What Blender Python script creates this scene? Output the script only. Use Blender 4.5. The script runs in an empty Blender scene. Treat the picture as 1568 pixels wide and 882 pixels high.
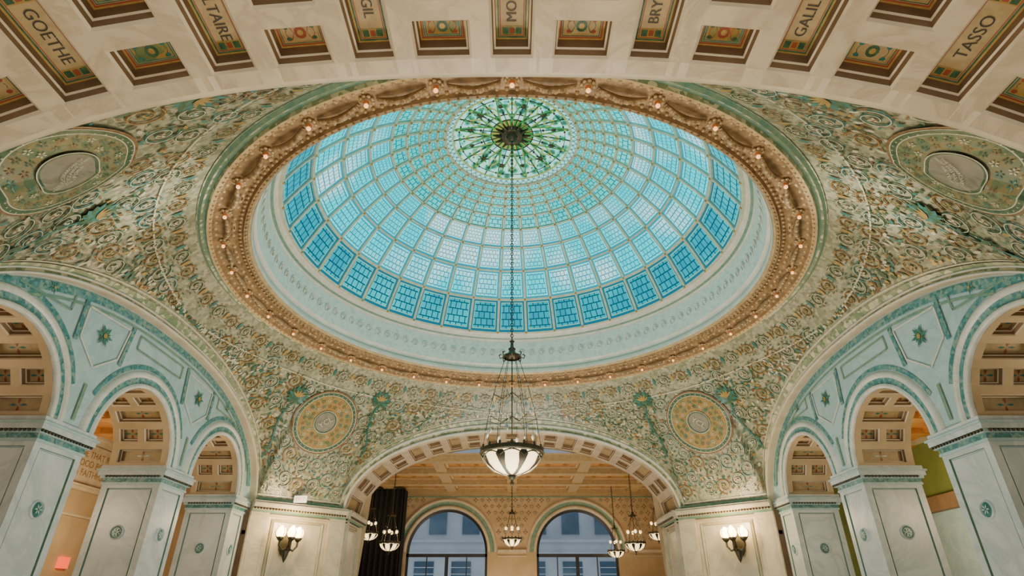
import bpy, math, random, bisect
from mathutils import Vector
random.seed(4)
S=6.6; EZ=1.6; A=1.2; CD=1.905
pi=math.pi
def W(p): return Vector((p[0]*S,p[1]*S,p[2]*S+EZ))
# ---------------------------------------------------------------- materials
def newmat(name):
    m=bpy.data.materials.new(name); m.use_nodes=True
    nt=m.node_tree; b=nt.nodes['Principled BSDF']; return m,nt,b
def N(nt,t,**k):
    n=nt.nodes.new(t)
    for a,v in k.items():
        if a in n.inputs: n.inputs[a].default_value=v
        else: setattr(n,a,v)
    return n
def c4(c): return (c[0],c[1],c[2],1)
def M(name,c1,c2=None,scale=3,rough=.5,metal=0,bump=0,bscale=40,kind='noise',c3=None,emit=None,es=0,spec=.5):
    m,nt,b=newmat(name); L=nt.links.new
    b.inputs['Roughness'].default_value=rough; b.inputs['Metallic'].default_value=metal
    b.inputs['Specular IOR Level'].default_value=spec
    geo=N(nt,'ShaderNodeNewGeometry')
    if c2 is None: c2=tuple(x*.8 for x in c1)
    if kind=='marble':
        t=N(nt,'ShaderNodeTexNoise',Scale=scale,Detail=8,Roughness=.65,Distortion=1.6)
        r=N(nt,'ShaderNodeValToRGB'); e=r.color_ramp.elements
        e[0].position=.3;e[0].color=c4(c1);e[1].position=.62;e[1].color=c4(c1)
        x=r.color_ramp.elements.new(.5);x.color=c4(c2)
        x=r.color_ramp.elements.new(.46);x.color=c4(tuple(.7*p+.3*q for p,q in zip(c1,c2)))
    elif kind=='mosaic':
        t=N(nt,'ShaderNodeTexVoronoi',Scale=scale)
        r=N(nt,'ShaderNodeValToRGB'); e=r.color_ramp.elements
        e[0].position=.1;e[0].color=c4(c1);e[1].position=.9;e[1].color=c4(c2)
        if c3: x=r.color_ramp.elements.new(.5);x.color=c4(c3)
    else:
        t=N(nt,'ShaderNodeTexNoise',Scale=scale,Detail=4)
        r=N(nt,'ShaderNodeValToRGB'); e=r.color_ramp.elements
        e[0].position=.35;e[0].color=c4(c1);e[1].position=.65;e[1].color=c4(c2)
    L(geo.outputs['Position'],t.inputs['Vector'])
    if kind=='mosaic':
        sp=N(nt,'ShaderNodeSeparateColor'); L(t.outputs['Color'],sp.inputs[0]); L(sp.outputs[0],r.inputs[0])
    else: L(t.outputs[0],r.inputs[0])
    L(r.outputs[0],b.inputs['Base Color'])
    if bump:
        n=N(nt,'ShaderNodeTexVoronoi' if kind=='mosaic' else 'ShaderNodeTexNoise',Scale=bscale)
        L(geo.outputs['Position'],n.inputs['Vector'])
        bp=N(nt,'ShaderNodeBump',Strength=bump,Distance=.02); L(n.outputs[0],bp.inputs['Height']); L(bp.outputs[0],b.inputs['Normal'])
    if emit:
        b.inputs['Emission Color'].default_value=c4(emit); b.inputs['Emission Strength'].default_value=es
    return m
def pane_mat(name,cA,cB,line,border,sx,sy,es,pale=(.75,.95,.9),edge=(.35,.6,.5)):
    m,nt,b=newmat(name); L=nt.links.new
    uv=N(nt,'ShaderNodeTexCoord'); geo=N(nt,'ShaderNodeNewGeometry')
    mp=N(nt,'ShaderNodeMapping'); mp.inputs['Scale'].default_value=(sx,sy,1); L(uv.outputs['UV'],mp.inputs[0])
    br=N(nt,'ShaderNodeTexBrick'); br.inputs['Color1'].default_value=c4(cA); br.inputs['Color2'].default_value=c4(cB)
    br.inputs['Mortar'].default_value=c4(line); br.inputs['Scale'].default_value=1
    br.inputs['Mortar Size'].default_value=.085; br.inputs['Brick Width'].default_value=1; br.inputs['Row Height'].default_value=1
    br.inputs['Mortar Smooth'].default_value=.2
    L(mp.outputs[0],br.inputs['Vector'])
    nz=N(nt,'ShaderNodeTexNoise',Scale=.42,Detail=1); L(geo.outputs['Position'],nz.inputs['Vector'])  # low-frequency noise paints uneven sky light behind the glass into the pane colour
    rp=N(nt,'ShaderNodeValToRGB'); rp.color_ramp.elements[0].position=.48; rp.color_ramp.elements[1].position=.63
    rp.color_ramp.elements[1].color=(.87,.87,.87,1)
    L(nz.outputs[0],rp.inputs[0])
    mx=N(nt,'ShaderNodeMix',data_type='RGBA'); L(rp.outputs[0],mx.inputs[0]); L(br.outputs['Color'],mx.inputs[6])
    pm=N(nt,'ShaderNodeMix',data_type='RGBA'); L(br.outputs['Fac'],pm.inputs[0]); pm.inputs[6].default_value=c4(pale); pm.inputs[7].default_value=c4(line)
    L(pm.outputs[2],mx.inputs[7])
    sep=N(nt,'ShaderNodeSeparateXYZ'); L(uv.outputs['UV'],sep.inputs[0])
    def ab(o):
        s=N(nt,'ShaderNodeMath',operation='SUBTRACT'); L(o,s.inputs[0]); s.inputs[1].default_value=.5
        a=N(nt,'ShaderNodeMath',operation='ABSOLUTE'); L(s.outputs[0],a.inputs[0]); return a.outputs[0]
    mm=N(nt,'ShaderNodeMath',operation='MAXIMUM'); L(ab(sep.outputs[0]),mm.inputs[0]); L(ab(sep.outputs[1]),mm.inputs[1])
    prev=mx.outputs[2]
    for thr,col in ((.38,edge),(.405,border)):
        gt=N(nt,'ShaderNodeMath',operation='GREATER_THAN'); L(mm.outputs[0],gt.inputs[0]); gt.inputs[1].default_value=thr
        m2=N(nt,'ShaderNodeMix',data_type='RGBA'); L(gt.outputs[0],m2.inputs[0]); L(prev,m2.inputs[6]); m2.inputs[7].default_value=c4(col)
        prev=m2.outputs[2]
    L(prev,b.inputs['Emission Color']); b.inputs['Emission Strength'].default_value=es
    b.inputs['Base Color'].default_value=(.0,.05,.06,1); b.inputs['Roughness'].default_value=.35; b.inputs['Specular IOR Level'].default_value=.12
    return m
cream=M('cream_marble',(.61,.49,.33),(.47,.37,.24),scale=.7,rough=.35,kind='marble')
creamsh=M('cream_moulding',(.68,.58,.41),(.54,.45,.30),scale=2,rough=.4,bump=.2,bscale=25)
cornerm=M('corner_marble',(.70,.62,.46),(.56,.50,.36),scale=.8,rough=.3,kind='marble')
pierm=M('pier_marble',(.62,.67,.67),(.48,.54,.54),scale=.5,rough=.3,kind='marble')
beige=M('beige_plaster',(.58,.43,.25),(.48,.35,.19),scale=1.5,rough=.6)
white=M('white_marble',(.72,.72,.65),(.59,.60,.53),scale=.8,rough=.3,kind='marble')
tymp=M('pale_blue_marble',(.46,.61,.62),(.36,.52,.53),scale=.8,rough=.35,kind='marble')
tealb=M('teal_mosaic_band',(.04,.18,.18),(.24,.36,.29),scale=16,rough=.35,kind='mosaic',c3=(.08,.27,.29),bump=.3,bscale=40)
greenb=M('green_marble_band',(.12,.27,.21),(.24,.34,.22),scale=8,rough=.35)
dots=M('dotted_mosaic_band',(.18,.25,.13),(.66,.60,.40),scale=9,rough=.35,kind='mosaic',c3=(.28,.32,.18))
mosbase=M('mosaic_vault',(.23,.24,.14),(.46,.42,.28),scale=11,rough=.26,kind='mosaic',c3=(.32,.335,.215),bump=.25,bscale=26)
mgreen=M('mosaic_green',(.03,.085,.042),(.075,.15,.07),scale=12,rough=.3)
mteal=M('mosaic_teal',(.02,.14,.13),(.055,.22,.17),scale=12,rough=.3)
mbrown=M('mosaic_brown',(.16,.08,.033),(.26,.15,.055),scale=12,rough=.3)
mgold=M('mosaic_gold',(.54,.36,.10),(.40,.26,.08),scale=10,rough=.3,metal=.3)
mpale=M('mosaic_pale',(.66,.62,.44),(.54,.51,.36),scale=10,rough=.35)
morange=M('mosaic_ochre',(.36,.20,.045),(.16,.20,.07),scale=9,rough=.35,kind='mosaic',c3=(.42,.27,.07))
molive=M('mosaic_olive',(.24,.20,.08),(.10,.17,.08),scale=9,rough=.35,kind='mosaic',c3=(.20,.22,.12))
mgrey=M('medallion_stone',(.27,.25,.18),(.20,.19,.14),scale=5,rough=.4)
corn=M('gilded_cornice',(.42,.27,.13),(.23,.145,.065),scale=6,rough=.45,metal=.1,bump=.6,bscale=16)
cornl=M('gilded_relief',(.62,.45,.23),(.46,.32,.15),scale=8,rough=.4,metal=.15)
drum=M('pale_drum_mosaic',(.56,.71,.66),(.46,.63,.60),scale=12,rough=.3,kind='mosaic',c3=(.62,.74,.65))
bronze=M('bronze',(.10,.075,.045),(.05,.06,.04),scale=6,rough=.4,metal=.6)
rib=M('dome_rib_metal',(.62,.66,.50),(.48,.54,.40),scale=6,rough=.4,metal=.05)
bulbm=M('bulb_glow',(1,.6,.3),rough=.3,emit=(1,.44,.14),es=2.4)
socket=M('bulb_socket',(.42,.15,.04),(.30,.10,.03),rough=.4,emit=(1,.22,.04),es=.2)
red=M('coffer_red',(.33,.07,.03),rough=.5)
tan=M('coffer_tan',(.47,.34,.16),(.38,.27,.12),scale=8,rough=.5)
ink=M('letter_black',(.05,.045,.03),rough=.5)
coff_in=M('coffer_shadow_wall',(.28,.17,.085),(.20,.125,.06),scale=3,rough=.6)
wood=M('wood_ceiling',(.58,.27,.07),(.42,.19,.045),scale=2,rough=.5)
black=M('black_fabric',(.012,.012,.012),rough=.9)
greenw=M('green_wall',(.24,.29,.07),(.18,.23,.05),scale=1,rough=.6)
floorm=M('floor_marble',(.45,.40,.33),(.3,.26,.2),scale=.7,rough=.25,kind='marble')
glassbowl=M('lit_opal_glass',(1,.9,.7),rough=.3,emit=(1,.70,.30),es=2.8)
crystal=M('glass_bead',(.45,.5,.52),(.3,.35,.4),rough=.1,spec=.8)
flame=M('lamp_globe_glow',(1,.85,.6),rough=.3,emit=(1,.64,.25),es=18)
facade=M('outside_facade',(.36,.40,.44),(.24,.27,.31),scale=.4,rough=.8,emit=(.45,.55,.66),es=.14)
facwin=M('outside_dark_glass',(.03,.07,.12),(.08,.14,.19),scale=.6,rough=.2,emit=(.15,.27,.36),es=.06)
dark=M('dark_frame',(.03,.03,.03),rough=.4)
signw=M('sign_face',(.8,.8,.8),rough=.5,emit=(1,.9,.85),es=.8)
redem=M('exit_red',(.7,.05,.02),rough=.5,emit=(1,.1,.03),es=1.5)
p_low=pane_mat('glass_lower_row',(.0,.42,.53),(.0,.30,.44),(.0,.055,.10),(.0,.14,.23),5,5,1.2,pale=(.02,.65,.74),edge=(.28,.60,.38))
p_mid=pane_mat('glass_middle_rows',(.0,.84,.88),(.0,.64,.75),(.0,.15,.26),(.0,.26,.37),6,6,1.5,pale=(.65,1.0,1.0),edge=(.2,.92,.85))
p_top=pane_mat('glass_upper_rows',(.0,.78,.74),(.0,.60,.62),(.0,.15,.20),(.0,.21,.24),3,3,1.25,pale=(.10,.95,.9),edge=(.5,.8,.4))
def ocmat():
    m,nt,b=newmat('oculus_zodiac_glass'); L=nt.links.new
    geo=N(nt,'ShaderNodeNewGeometry'); v=N(nt,'ShaderNodeTexVoronoi',Scale=4.2); v.inputs['Randomness'].default_value=1
    L(geo.outputs['Position'],v.inputs['Vector'])
    r=N(nt,'ShaderNodeValToRGB'); e=r.color_ramp.elements; e[0].position=.22;e[0].color=(.01,.12,.09,1); e[1].position=.58; e[1].color=(.45,.98,.85,1)
    x=r.color_ramp.elements.new(.34); x.color=(.03,.30,.14,1)
    x=r.color_ramp.elements.new(.43); x.color=(.04,.55,.50,1)
    L(v.outputs[0],r.inputs[0]); L(r.outputs[0],b.inputs['Emission Color']); b.inputs['Emission Strength'].default_value=1.3
    b.inputs['Base Color'].default_value=(.02,.08,.07,1); return m
p_oc=ocmat()
p_green=M('oculus_green_glass',(.03,.20,.05),rough=.3,emit=(.03,.30,.07),es=.6)
p_gold=M('oculus_gold_glass',(.2,.2,.05),(.1,.2,.05),scale=8,rough=.3,emit=(.50,.48,.08),es=.7)
p_scale=M('oculus_scale_glass',(.05,.1,.1),rough=.3,emit=(.35,1,.92),es=1.15)
# ---------------------------------------------------------------- mesh builder
class MB:
    def __init__(s): s.v=[];s.f=[];s.m=[];s.uv=[];s.sm=[]
    def face(s,pts,mat=0,uv=None,smooth=False):
        i=len(s.v); s.v+= [tuple(p) for p in pts]; s.f.append(tuple(range(i,i+len(pts)))); s.m.append(mat)
        s.uv.append(uv or [(0,0)]*len(pts)); s.sm.append(smooth)
    def grid(s,fn,us,vs,mat=0,smooth=True,uvn=False):
        i=len(s.v); nu=len(us); nv=len(vs)
        for u in us:
            for v in vs: s.v.append(tuple(fn(u,v)))
        for a in range(nu-1):
            for b in range(nv-1):
                q=(i+a*nv+b,i+(a+1)*nv+b,i+(a+1)*nv+b+1,i+a*nv+b+1); s.f.append(q)
                s.m.append(mat(a,b) if callable(mat) else mat); s.sm.append(smooth)
                U=lambda k,n:k/(n-1)
                s.uv.append([(U(a,nu),U(b,nv)),(U(a+1,nu),U(b,nv)),(U(a+1,nu),U(b+1,nv)),(U(a,nu),U(b+1,nv))])
    def box(s,x0,x1,y0,y1,z0,z1,mat=0):
        P=[(x0,y0,z0),(x1,y0,z0),(x1,y1,z0),(x0,y1,z0),(x0,y0,z1),(x1,y0,z1),(x1,y1,z1),(x0,y1,z1)]
        for f in ((0,1,2,3),(4,5,6,7),(0,1,5,4),(1,2,6,5),(2,3,7,6),(3,0,4,7)): s.face([P[k] for k in f],mat)
    def revolve(s,prof,c=(0,0,0),n=48,mat=0,smooth=True):
        s.grid(lambda u,k:(c[0]+prof[k][0]*math.sin(u),c[1]+prof[k][0]*math.cos(u),c[2]+prof[k][1]),
               [2*pi*i/n for i in range(n+1)],list(range(len(prof))),(lambda a,b:mat[b]) if isinstance(mat,(list,tuple)) else mat,smooth)
    def ball(s,c,r,mat=0,n=10,sq=1):
        s.revolve([(r*math.sin(pi*k/(n//2+1)),r*sq*math.cos(pi*k/(n//2+1))) for k in range(n//2+2)],c,n,mat)
    def tube(s,pts,r,mat=0,n=6,closed=False):
        pts=[Vector(p) for p in pts]; m=len(pts); rr=r if isinstance(r,(list,tuple)) else [r]*m
        rings=[]; prev=None
        for i in range(m):
            if closed: t=pts[(i+1)%m]-pts[i-1]
            else: t=pts[min(i+1,m-1)]-pts[max(i-1,0)]
            t.normalize()
            if prev is None: a=t.orthogonal().normalized()
            else:
                a=prev-t*prev.dot(t); a.normalize()
            prev=a; b=t.cross(a)
            rings.append([pts[i]+(a*math.cos(2*pi*k/n)+b*math.sin(2*pi*k/n))*rr[i] for k in range(n+1)])
        if closed: rings.append(rings[0])
        s.grid(lambda u,v:rings[u][v],list(range(len(rings))),list(range(n+1)),mat)
    def coffer(s,fn,u0,u1,v0,v1,steps,mats):
        def loop(i,d): return [fn(u0+i,v0+i,d),fn(u1-i,v0+i,d),fn(u1-i,v1-i,d),fn(u0+i,v1-i,d)]
        prev=loop(0,0); 
        for k,(i,d) in enumerate(steps):
            cur=loop(i,d)
            for j in range(4): s.face([prev[j],prev[(j+1)%4],cur[(j+1)%4],cur[j]],mats[k])
            prev=cur
        s.face(prev,mats[len(steps)],[(0,0),(1,0),(1,1),(0,1)])
    def build(s,name,mats,parent=None,scale=True):
        V=[W(p) for p in s.v]
        lo=Vector([min(v[k] for v in V) for k in range(3)]); hi=Vector([max(v[k] for v in V) for k in range(3)])
        o=(lo+hi)/2
        if parent is not None: o=Vector(parent.location)
        me=bpy.data.meshes.new(name); me.from_pydata([v-o for v in V],[],s.f)
        for m in mats: me.materials.append(m)
        me.polygons.foreach_set('material_index',s.m); me.polygons.foreach_set('use_smooth',s.sm)
        ul=me.uv_layers.new(name='UVMap'); fl=[c for f in s.uv for p in f for c in p]; ul.data.foreach_set('uv',fl)
        me.update(); ob=bpy.data.objects.new(name,me); bpy.context.scene.collection.objects.link(ob)
        if parent is None: ob.location=o
        else: ob.parent=parent
        return ob
def empty(name,p):
    e=bpy.data.objects.new(name,None); e.location=W(p); bpy.context.scene.collection.objects.link(e); e.empty_display_size=.2; return e
def lin(a,b,n): return [a+(b-a)*i/n for i in range(n+1)]
def text_faces(body,size):
    cu=bpy.data.curves.new('t','FONT'); cu.body=body; cu.size=size; cu.align_x='CENTER'; cu.align_y='CENTER'; cu.resolution_u=3
    ob=bpy.data.objects.new('t',cu); bpy.context.scene.collection.objects.link(ob); bpy.context.view_layer.update()
    me=bpy.data.meshes.new_from_object(ob.evaluated_get(bpy.context.evaluated_depsgraph_get()))
    vs=[(v.co.x,v.co.y) for v in me.vertices]; fs=[[vs[i] for i in p.vertices] for p in me.polygons]
    bpy.data.objects.remove(ob); bpy.data.curves.remove(cu); bpy.data.meshes.remove(me)
    return fs
# ---------------------------------------------------------------- arch curves
ZS=.43
class Arch:
    def __init__(s,w,zc,n,zs=ZS): 
        s.w=w;s.zc=zc;s.n=n;s.zs=zs
        K=600; P=[s.at(pi/2+ (pi/2)*(i/K)) for i in range(-K,K+1)]
        cum=[0]
        for i in range(1,len(P)): cum.append(cum[-1]+math.hypot(P[i][0]-P[i-1][0],P[i][1]-P[i-1][1]))
        h=cum[K]; s.S=[c-h for c in cum]; s.P=P; s.L=h
    def at(s,t):
        c=math.cos(t); return (-s.w*math.copysign(abs(c)**(2/s.n),c), s.zs+(s.zc-s.zs)*math.sin(t))
    def z(s,a): 
        q=min(1,abs(a)/s.w); return s.zs+(s.zc-s.zs)*math.sqrt(max(0,1-q**s.n))
    def pt(s,u):
        u=max(-s.L+1e-4,min(s.L-1e-4,u)); i=bisect.bisect(s.S,u)
        f=(u-s.S[i-1])/(s.S[i]-s.S[i-1]+1e-12); a,b=s.P[i-1],s.P[i]
        dx,dz=b[0]-a[0],b[1]-a[1]; l=math.hypot(dx,dz)+1e-12
        return a[0]+dx*f,a[1]+dz*f,-dz/l,dx/l
IN={'far':Arch(.85,.835,2.2),'near':Arch(.99,.835,2.35),'left':Arch(.885,.845,2.3),'right':Arch(.885,.845,2.3)}
OUT={'far':Arch(.89,.885,2.2),'near':Arch(1.02,.885,2.35),'left':Arch(.90,.87,2.3),'right':Arch(.90,.87,2.3)}
sy_=lambda a:a*1.02-.014
MAP={'far':lambda a,d,z:(a,A+d,z),'near':lambda a,d,z:(a,-A-d,z),'left':lambda a,d,z:(-A-d,sy_(a),z),'right':lambda a,d,z:(A+d,sy_(a),z)}
# ---------------------------------------------------------------- pendentive surface
R0=1.075; PW=2.5
Z0=-.077+math.sqrt(2.413-R0*R0)
def cone(r): return Z0-.96*(r-R0)
bnd=[]
for side in ('far','right','near','left'):
    K=90
    for i in range(K+1):
        x,z=OUT[side].at(pi*i/K); p=MAP[side](x,0,z); bnd.append((math.atan2(p[0],p[1]),math.hypot(p[0],p[1]),p[2]))
def corner(p,q):
    for i in range(1,20):
        f=i/20; x=p[0]+(q[0]-p[0])*f; y=p[1]+(q[1]-p[1])*f; bnd.append((math.atan2(x,y),math.hypot(x,y),ZS))
wf,wl,wn=OUT['far'].w,OUT['left'].w,OUT['near'].w
corner((wf,A),(A,sy_(wl))); corner((-wf,A),(-A,sy_(wl))); corner((wn,-A),(A,sy_(-wl))); corner((-wn,-A),(-A,sy_(-wl)))
bnd.sort(); 
bb=[bnd[0]]
for q in bnd[1:]:
    if q[0]-bb[-1][0]>1e-5: bb.append(q)
bnd=bb
ANG=[q[0] for q in bnd]
def B(phi):
    while phi>pi: phi-=2*pi
    while phi<-pi: phi+=2*pi
    i=bisect.bisect(ANG,phi)
    a=bnd[i-1]; b=bnd[i%len(bnd)]
    d=(b[0]-a[0])%(2*pi); f=((phi-a[0])%(2*pi))/(d+1e-12); f=min(1,max(0,f))
    return a[1]+(b[1]-a[1])*f,a[2]+(b[2]-a[2])*f
def PS(phi,r,off=0):
    rB,zB=B(phi); q=max(0,(r-R0)/(rB-R0))
    z=cone(r)+(zB-cone(rB))*q**PW
    k=1-off/ max(.1,math.sqrt(r*r+(z+.077)**2))
    return (r*math.sin(phi)*k,r*math.cos(phi)*k,(z+.077)*k-.077)
def PSB(b,q,off=0):
    phi,rB,zB=b; r=R0+(rB-R0)*q; z=cone(r)+(zB-cone(rB))*max(0,q)**PW
    k=1-off/math.sqrt(r*r+(z+.077)**2)
    return (r*math.sin(phi)*k,r*math.cos(phi)*k,(z+.077)*k-.077)
th=math.radians(29.2); F=878
def proj(p):
    y=p[1]+CD; d=y*math.cos(th)+p[2]*math.sin(th); u=-y*math.sin(th)+p[2]*math.cos(th); return 784+F*p[0]/d,441-F*u/d
def locate(px,py,ph0,r0):
    best=(1e9,ph0,r0); st=.2; 
    ph,r=ph0,r0
    for it in range(9):
        for i in range(-5,6):
            for j in range(-5,6):
                p_,r_=ph+i*st*.2,r+j*st*.15
                if r_<R0 or r_>B(p_)[0]: continue
                q=proj(PS(p_,r_)); e=(q[0]-px)**2+(q[1]-py)**2
                if e<best[0]: best=(e,p_,r_)
        ph,r=best[1],best[2]; st*=.5
    return ph,r
mb=MB(); bl=bnd+[bnd[0]]
mb.grid(lambda b,q:PSB(b,q),bl,lin(0,1,32),0)
mb.grid(lambda b,q:PSB(b,q,.003),bl,[.0,.015],1,False)
def edge(b,q): 
    phi,rB,zB=b; L=math.hypot(rB-R0,Z0-zB); return PSB(b,1-q/L,.004)
mb.grid(edge,bl,[.002,.012,.022],1,False)
mb.grid(edge,bl,[.028,.033],2,False)
mb.build('ceiling_pendentive_vault',[mosbase,dots,mpale])
# scrollwork
sc=MB(); SM=[mgreen,mbrown,mgold,mteal,mpale,morange,mgrey,molive]
def off2(phi,r,a,b):
    e=.01; rB,zB=B(phi); r1=min(r+e,rB); dr=(Vector(PS(phi,r1))-Vector(PS(phi,r1-e))).length/e
    rr=r+b/dr; return phi+a/max(.5,rr),rr
def loc(phi,r,a,b,off):
    ph,rr=off2(phi,r,a,b)
    rB2,_=B(ph)
    if rr>rB2-.022 or rr<R0+.004: return None
    return PS(ph,rr,off)
SC=Vector((0,0,-.077))
def loc3(phi,r,a,b,off):
    p=Vector(PS(phi,r)); n=(p-SC).normalized(); t1=Vector((math.cos(phi),-math.sin(phi),0)); t2=t1.cross(n)
    if t2.z>0: t2=-t2
    q=p+t1*a+t2*b-SC; ph=math.atan2(q.x,q.y); ratio=math.hypot(q.x,q.y)/max(.05,q.z)
    rB,_=B(ph); lo,hi=R0,rB
    for _i in range(16):
        m=(lo+hi)/2; P=PS(ph,m)
        if m/(P[2]+.077)<ratio: lo=m
        else: hi=m
    if hi>rB-.012: return None
    return PS(ph,(lo+hi)/2,off)
def ribbon(phi,r,pts,w,mat,off=.004,L=loc):
    prev=None
    for i,(a,b) in enumerate(pts):
        j=min(i+1,len(pts)-1); k=max(i-1,0); dx=pts[j][0]-pts[k][0]; dy=pts[j][1]-pts[k][1]; l=math.hypot(dx,dy)+1e-9
        ww=w(i/len(pts)) if callable(w) else w
        n=(-dy/l*ww,dx/l*ww); p=L(phi,r,a+n[0],b+n[1],off); q=L(phi,r,a-n[0],b-n[1],off)
        if p is None or q is None: prev=None; continue
        if prev: sc.face([prev[0],p,q,prev[1]],mat)
        prev=(p,q)
def poly(phi,r,pts,mat,off=.005,L=loc):
    P=[L(phi,r,a,b,off) for a,b in pts]
    if any(p is None for p in P): return
    sc.face(P,mat)
def leaf(phi,r,x,y,ang,l,w,mat,off=.005,L=loc):
    c,s=math.cos(ang),math.sin(ang)
    poly(phi,r,[(x+c*u*l-s*v*w,y+s*u*l+c*v*w) for u,v in ((0,0),(.3,.5),(.65,.42),(1,0),(.65,-.42),(.3,-.5))],mat,off,L)
def scroll(phi,r,R,a0,dirn,pal):
    pts=[]; n=32
    for i in range(n+1):
        f=i/n; t=a0+dirn*f*3.3*pi; rr=R*(1-.80*f); pts.append((rr*math.cos(t),rr*math.sin(t)))
    ribbon(phi,r,pts,lambda f:R*.085*(1.1-.5*f),pal[0],.004)
    ribbon(phi,r,pts,lambda f:R*.027,pal[2],.006)
    for k in range(10):
        t=a0+dirn*k*.63; q=R*1.02*(1-.02*k); x,y=q*math.cos(t),q*math.sin(t)
        leaf(phi,r,x,y,t+dirn*.8,R*.38,R*.18,pal[1] if k%2 else pal[0])
        if k%2: leaf(phi,r,x*.86,y*.86,t+pi+dirn*.5,R*.24,R*.12,pal[0])
    for k in range(6):
        t=k*pi/3+a0; leaf(phi,r,0,0,t,R*.30,R*.18,pal[2] if k%2 else pal[1],.007)
pals=[(0,1,4),(1,0,2),(0,3,4),(3,1,4),(1,0,2)]
n=72
for k in range(n):
    ph=2*pi*(k+.5)/n
    scroll(ph,1.125,.031,k*pi,1 if k%2 else -1,pals[k%2])
for k in range(n):
    leaf(2*pi*k/n,1.105,0,0,pi/2,.045,.014,2 if k%2 else 3)
for rr_ in (1.168,):
    for i in range(360):
        P=[PS(2*pi*i/360+e,q,.0045) if q<B(2*pi*i/360+e)[0]-.03 else None for e,q in ((0,rr_),(0,rr_+.004),(.0175,rr_+.004),(.0175,rr_))]
        if all(P): sc.face(P,4)
d45=pi/4
farM=locate(1071,645,d45,1.28); nearM=locate(1470,256,2.4,1.34)
print('MED',farM,nearM,B(nearM[0]))
meds=[(s_*farM[0],farM[1],1) for s_ in (1,-1)]+[(s_*nearM[0],nearM[1],.82) for s_ in (1,-1)]
t1=locate(985,612,.6,1.2); t2=locate(1113,605,.97,1.23)
torches=[(s_*t[0],t[1]) for t in (t1,t2) for s_ in (1,-1)]
torches+=[(s_*(nearM[0]+e),nearM[1]-.085) for e in (-.2,.2) for s_ in (1,-1)]
def d3(p,q): return (Vector(p)-Vector(q)).length
medp=[(PS(m[0],m[1]),m[2]) for m in meds]
torp=[PS(*t) for t in torches]
placed=[]
def tryscroll(ph,r,R,a0,dr,pal):
    rB,_=B(ph)
    if r>rB-.03 or r<R0+.086: return
    p=PS(ph,r)
    if any(d3(p,q)<.072 for q in placed): return
    if any(d3(p,m)<.165*s+.03 for m,s in medp): return
    if any(d3(p,m)<.06 for m in torp): return
    placed.append(p); scroll(ph,r,R,a0,dr,pal)
for (ph,r,ms) in meds:
    for ring_,nn in ((.205,17),(.285,24),(.365,31),(.445,38)):
        for k in range(nn):
            t=2*pi*k/nn+ring_; R_=ring_*(1 if ms==1 else .88)
            p2,r2=off2(ph,r,R_*math.cos(t),R_*math.sin(t)); tryscroll(p2,r2,.040,t,1 if k%2 else -1,pals[k%4])
for k,r in enumerate([1.175,1.215,1.255,1.29,1.325,1.355,1.385,1.41,1.435,1.47]):
    nn=int(2*pi*r/.077)
    for i in range(nn):
        ph=2*pi*(i+.5*(k%2))/nn
        tryscroll(ph,r,.038,i*1.1,1 if i%2 else -1,pals[(i+k)%5])
for k in range(4200):
    ph=random.uniform(-pi,pi); rB,_=B(ph); 
    if rB<R0+.12: continue
    r=R0+.10+(rB-R0-.12)*random.random(); p=PS(ph,r)
    if any(d3(p,q)<.041 for q in placed): continue
    if any(d3(p,m)<.165*s for m,s in medp): continue
    leaf(ph,r,0,0,random.random()*6.28,.023,.011,random.choice((0,1,2,3,4,4,0)))
print('scrolls',len(placed))
for (ph,r,ms) in meds:
    cs=.050 if ms==1 else .062; fm=5 if ms==1 else 7
    for (ra,rb,m,off) in ((.0,cs,6,.012),(cs,cs+.006,0,.013),(cs+.006,cs+.009,4,.014),(cs+.009,.138,fm,.009),(.138,.141,4,.010),(.141,.155,0,.010),(.155,.158,4,.010),(.158,.166,1,.009)):
        ra*=ms;rb*=ms; ns=max(1,int((rb-ra)/.012))
        for j in range(ns):
            r0_,r1_=ra+(rb-ra)*j/ns,ra+(rb-ra)*(j+1)/ns
            for i in range(48):
                q0,q1=2*pi*i/48,2*pi*(i+1)/48
                P=[loc3(ph,r,R_*math.cos(t),R_*math.sin(t),off) for R_,t in ((r0_,q0),(r1_,q0),(r1_,q1),(r0_,q1))]
                if all(P): sc.face(P,m)
    for nr,c_,sz in ((18,.082 if ms==1 else .090,.011),(24,.112 if ms==1 else .118,.011)):
        for k in range(nr):
            t=2*pi*k/nr; 
            for q in range(5): 
                tt=t+q*2*pi/5
                P=[loc3(ph,r,ms*(c_*math.cos(t)+sz*math.cos(tt+e)*f),ms*(c_*math.sin(t)+sz*math.sin(tt+e)*f),.0115) for e,f in ((0,.15),(.35,.7),(0,1),(-.35,.7))]
                if all(P): sc.face(P,(0,4,3,1)[(k+nr)%4])
    for k in range(36):
        t=2*pi*k/36
        for R_,m,w_ in ((.148,4,.0028),(.132,2,.0028)): 
            P=[loc3(ph,r,ms*(R_*math.cos(t)+w_*math.cos(e)),ms*(R_*math.sin(t)+w_*math.sin(e)),.014) for e in (0,1.57,3.14,4.71)]
            if all(P): sc.face(P,m)
    T=text_faces('YCL',.040) if ms==1 else text_faces('THE RESEARCHES OF\nMANY EYES HAVE GIVEN\nTHE WORLD',.0088)
    for f in T:
        P=[loc3(ph,r,X*math.cos(ph)+Y*math.sin(ph),X*math.sin(ph)-Y*math.cos(ph),.016) for X,Y in f]
        if all(P): sc.face(P,4)
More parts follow.
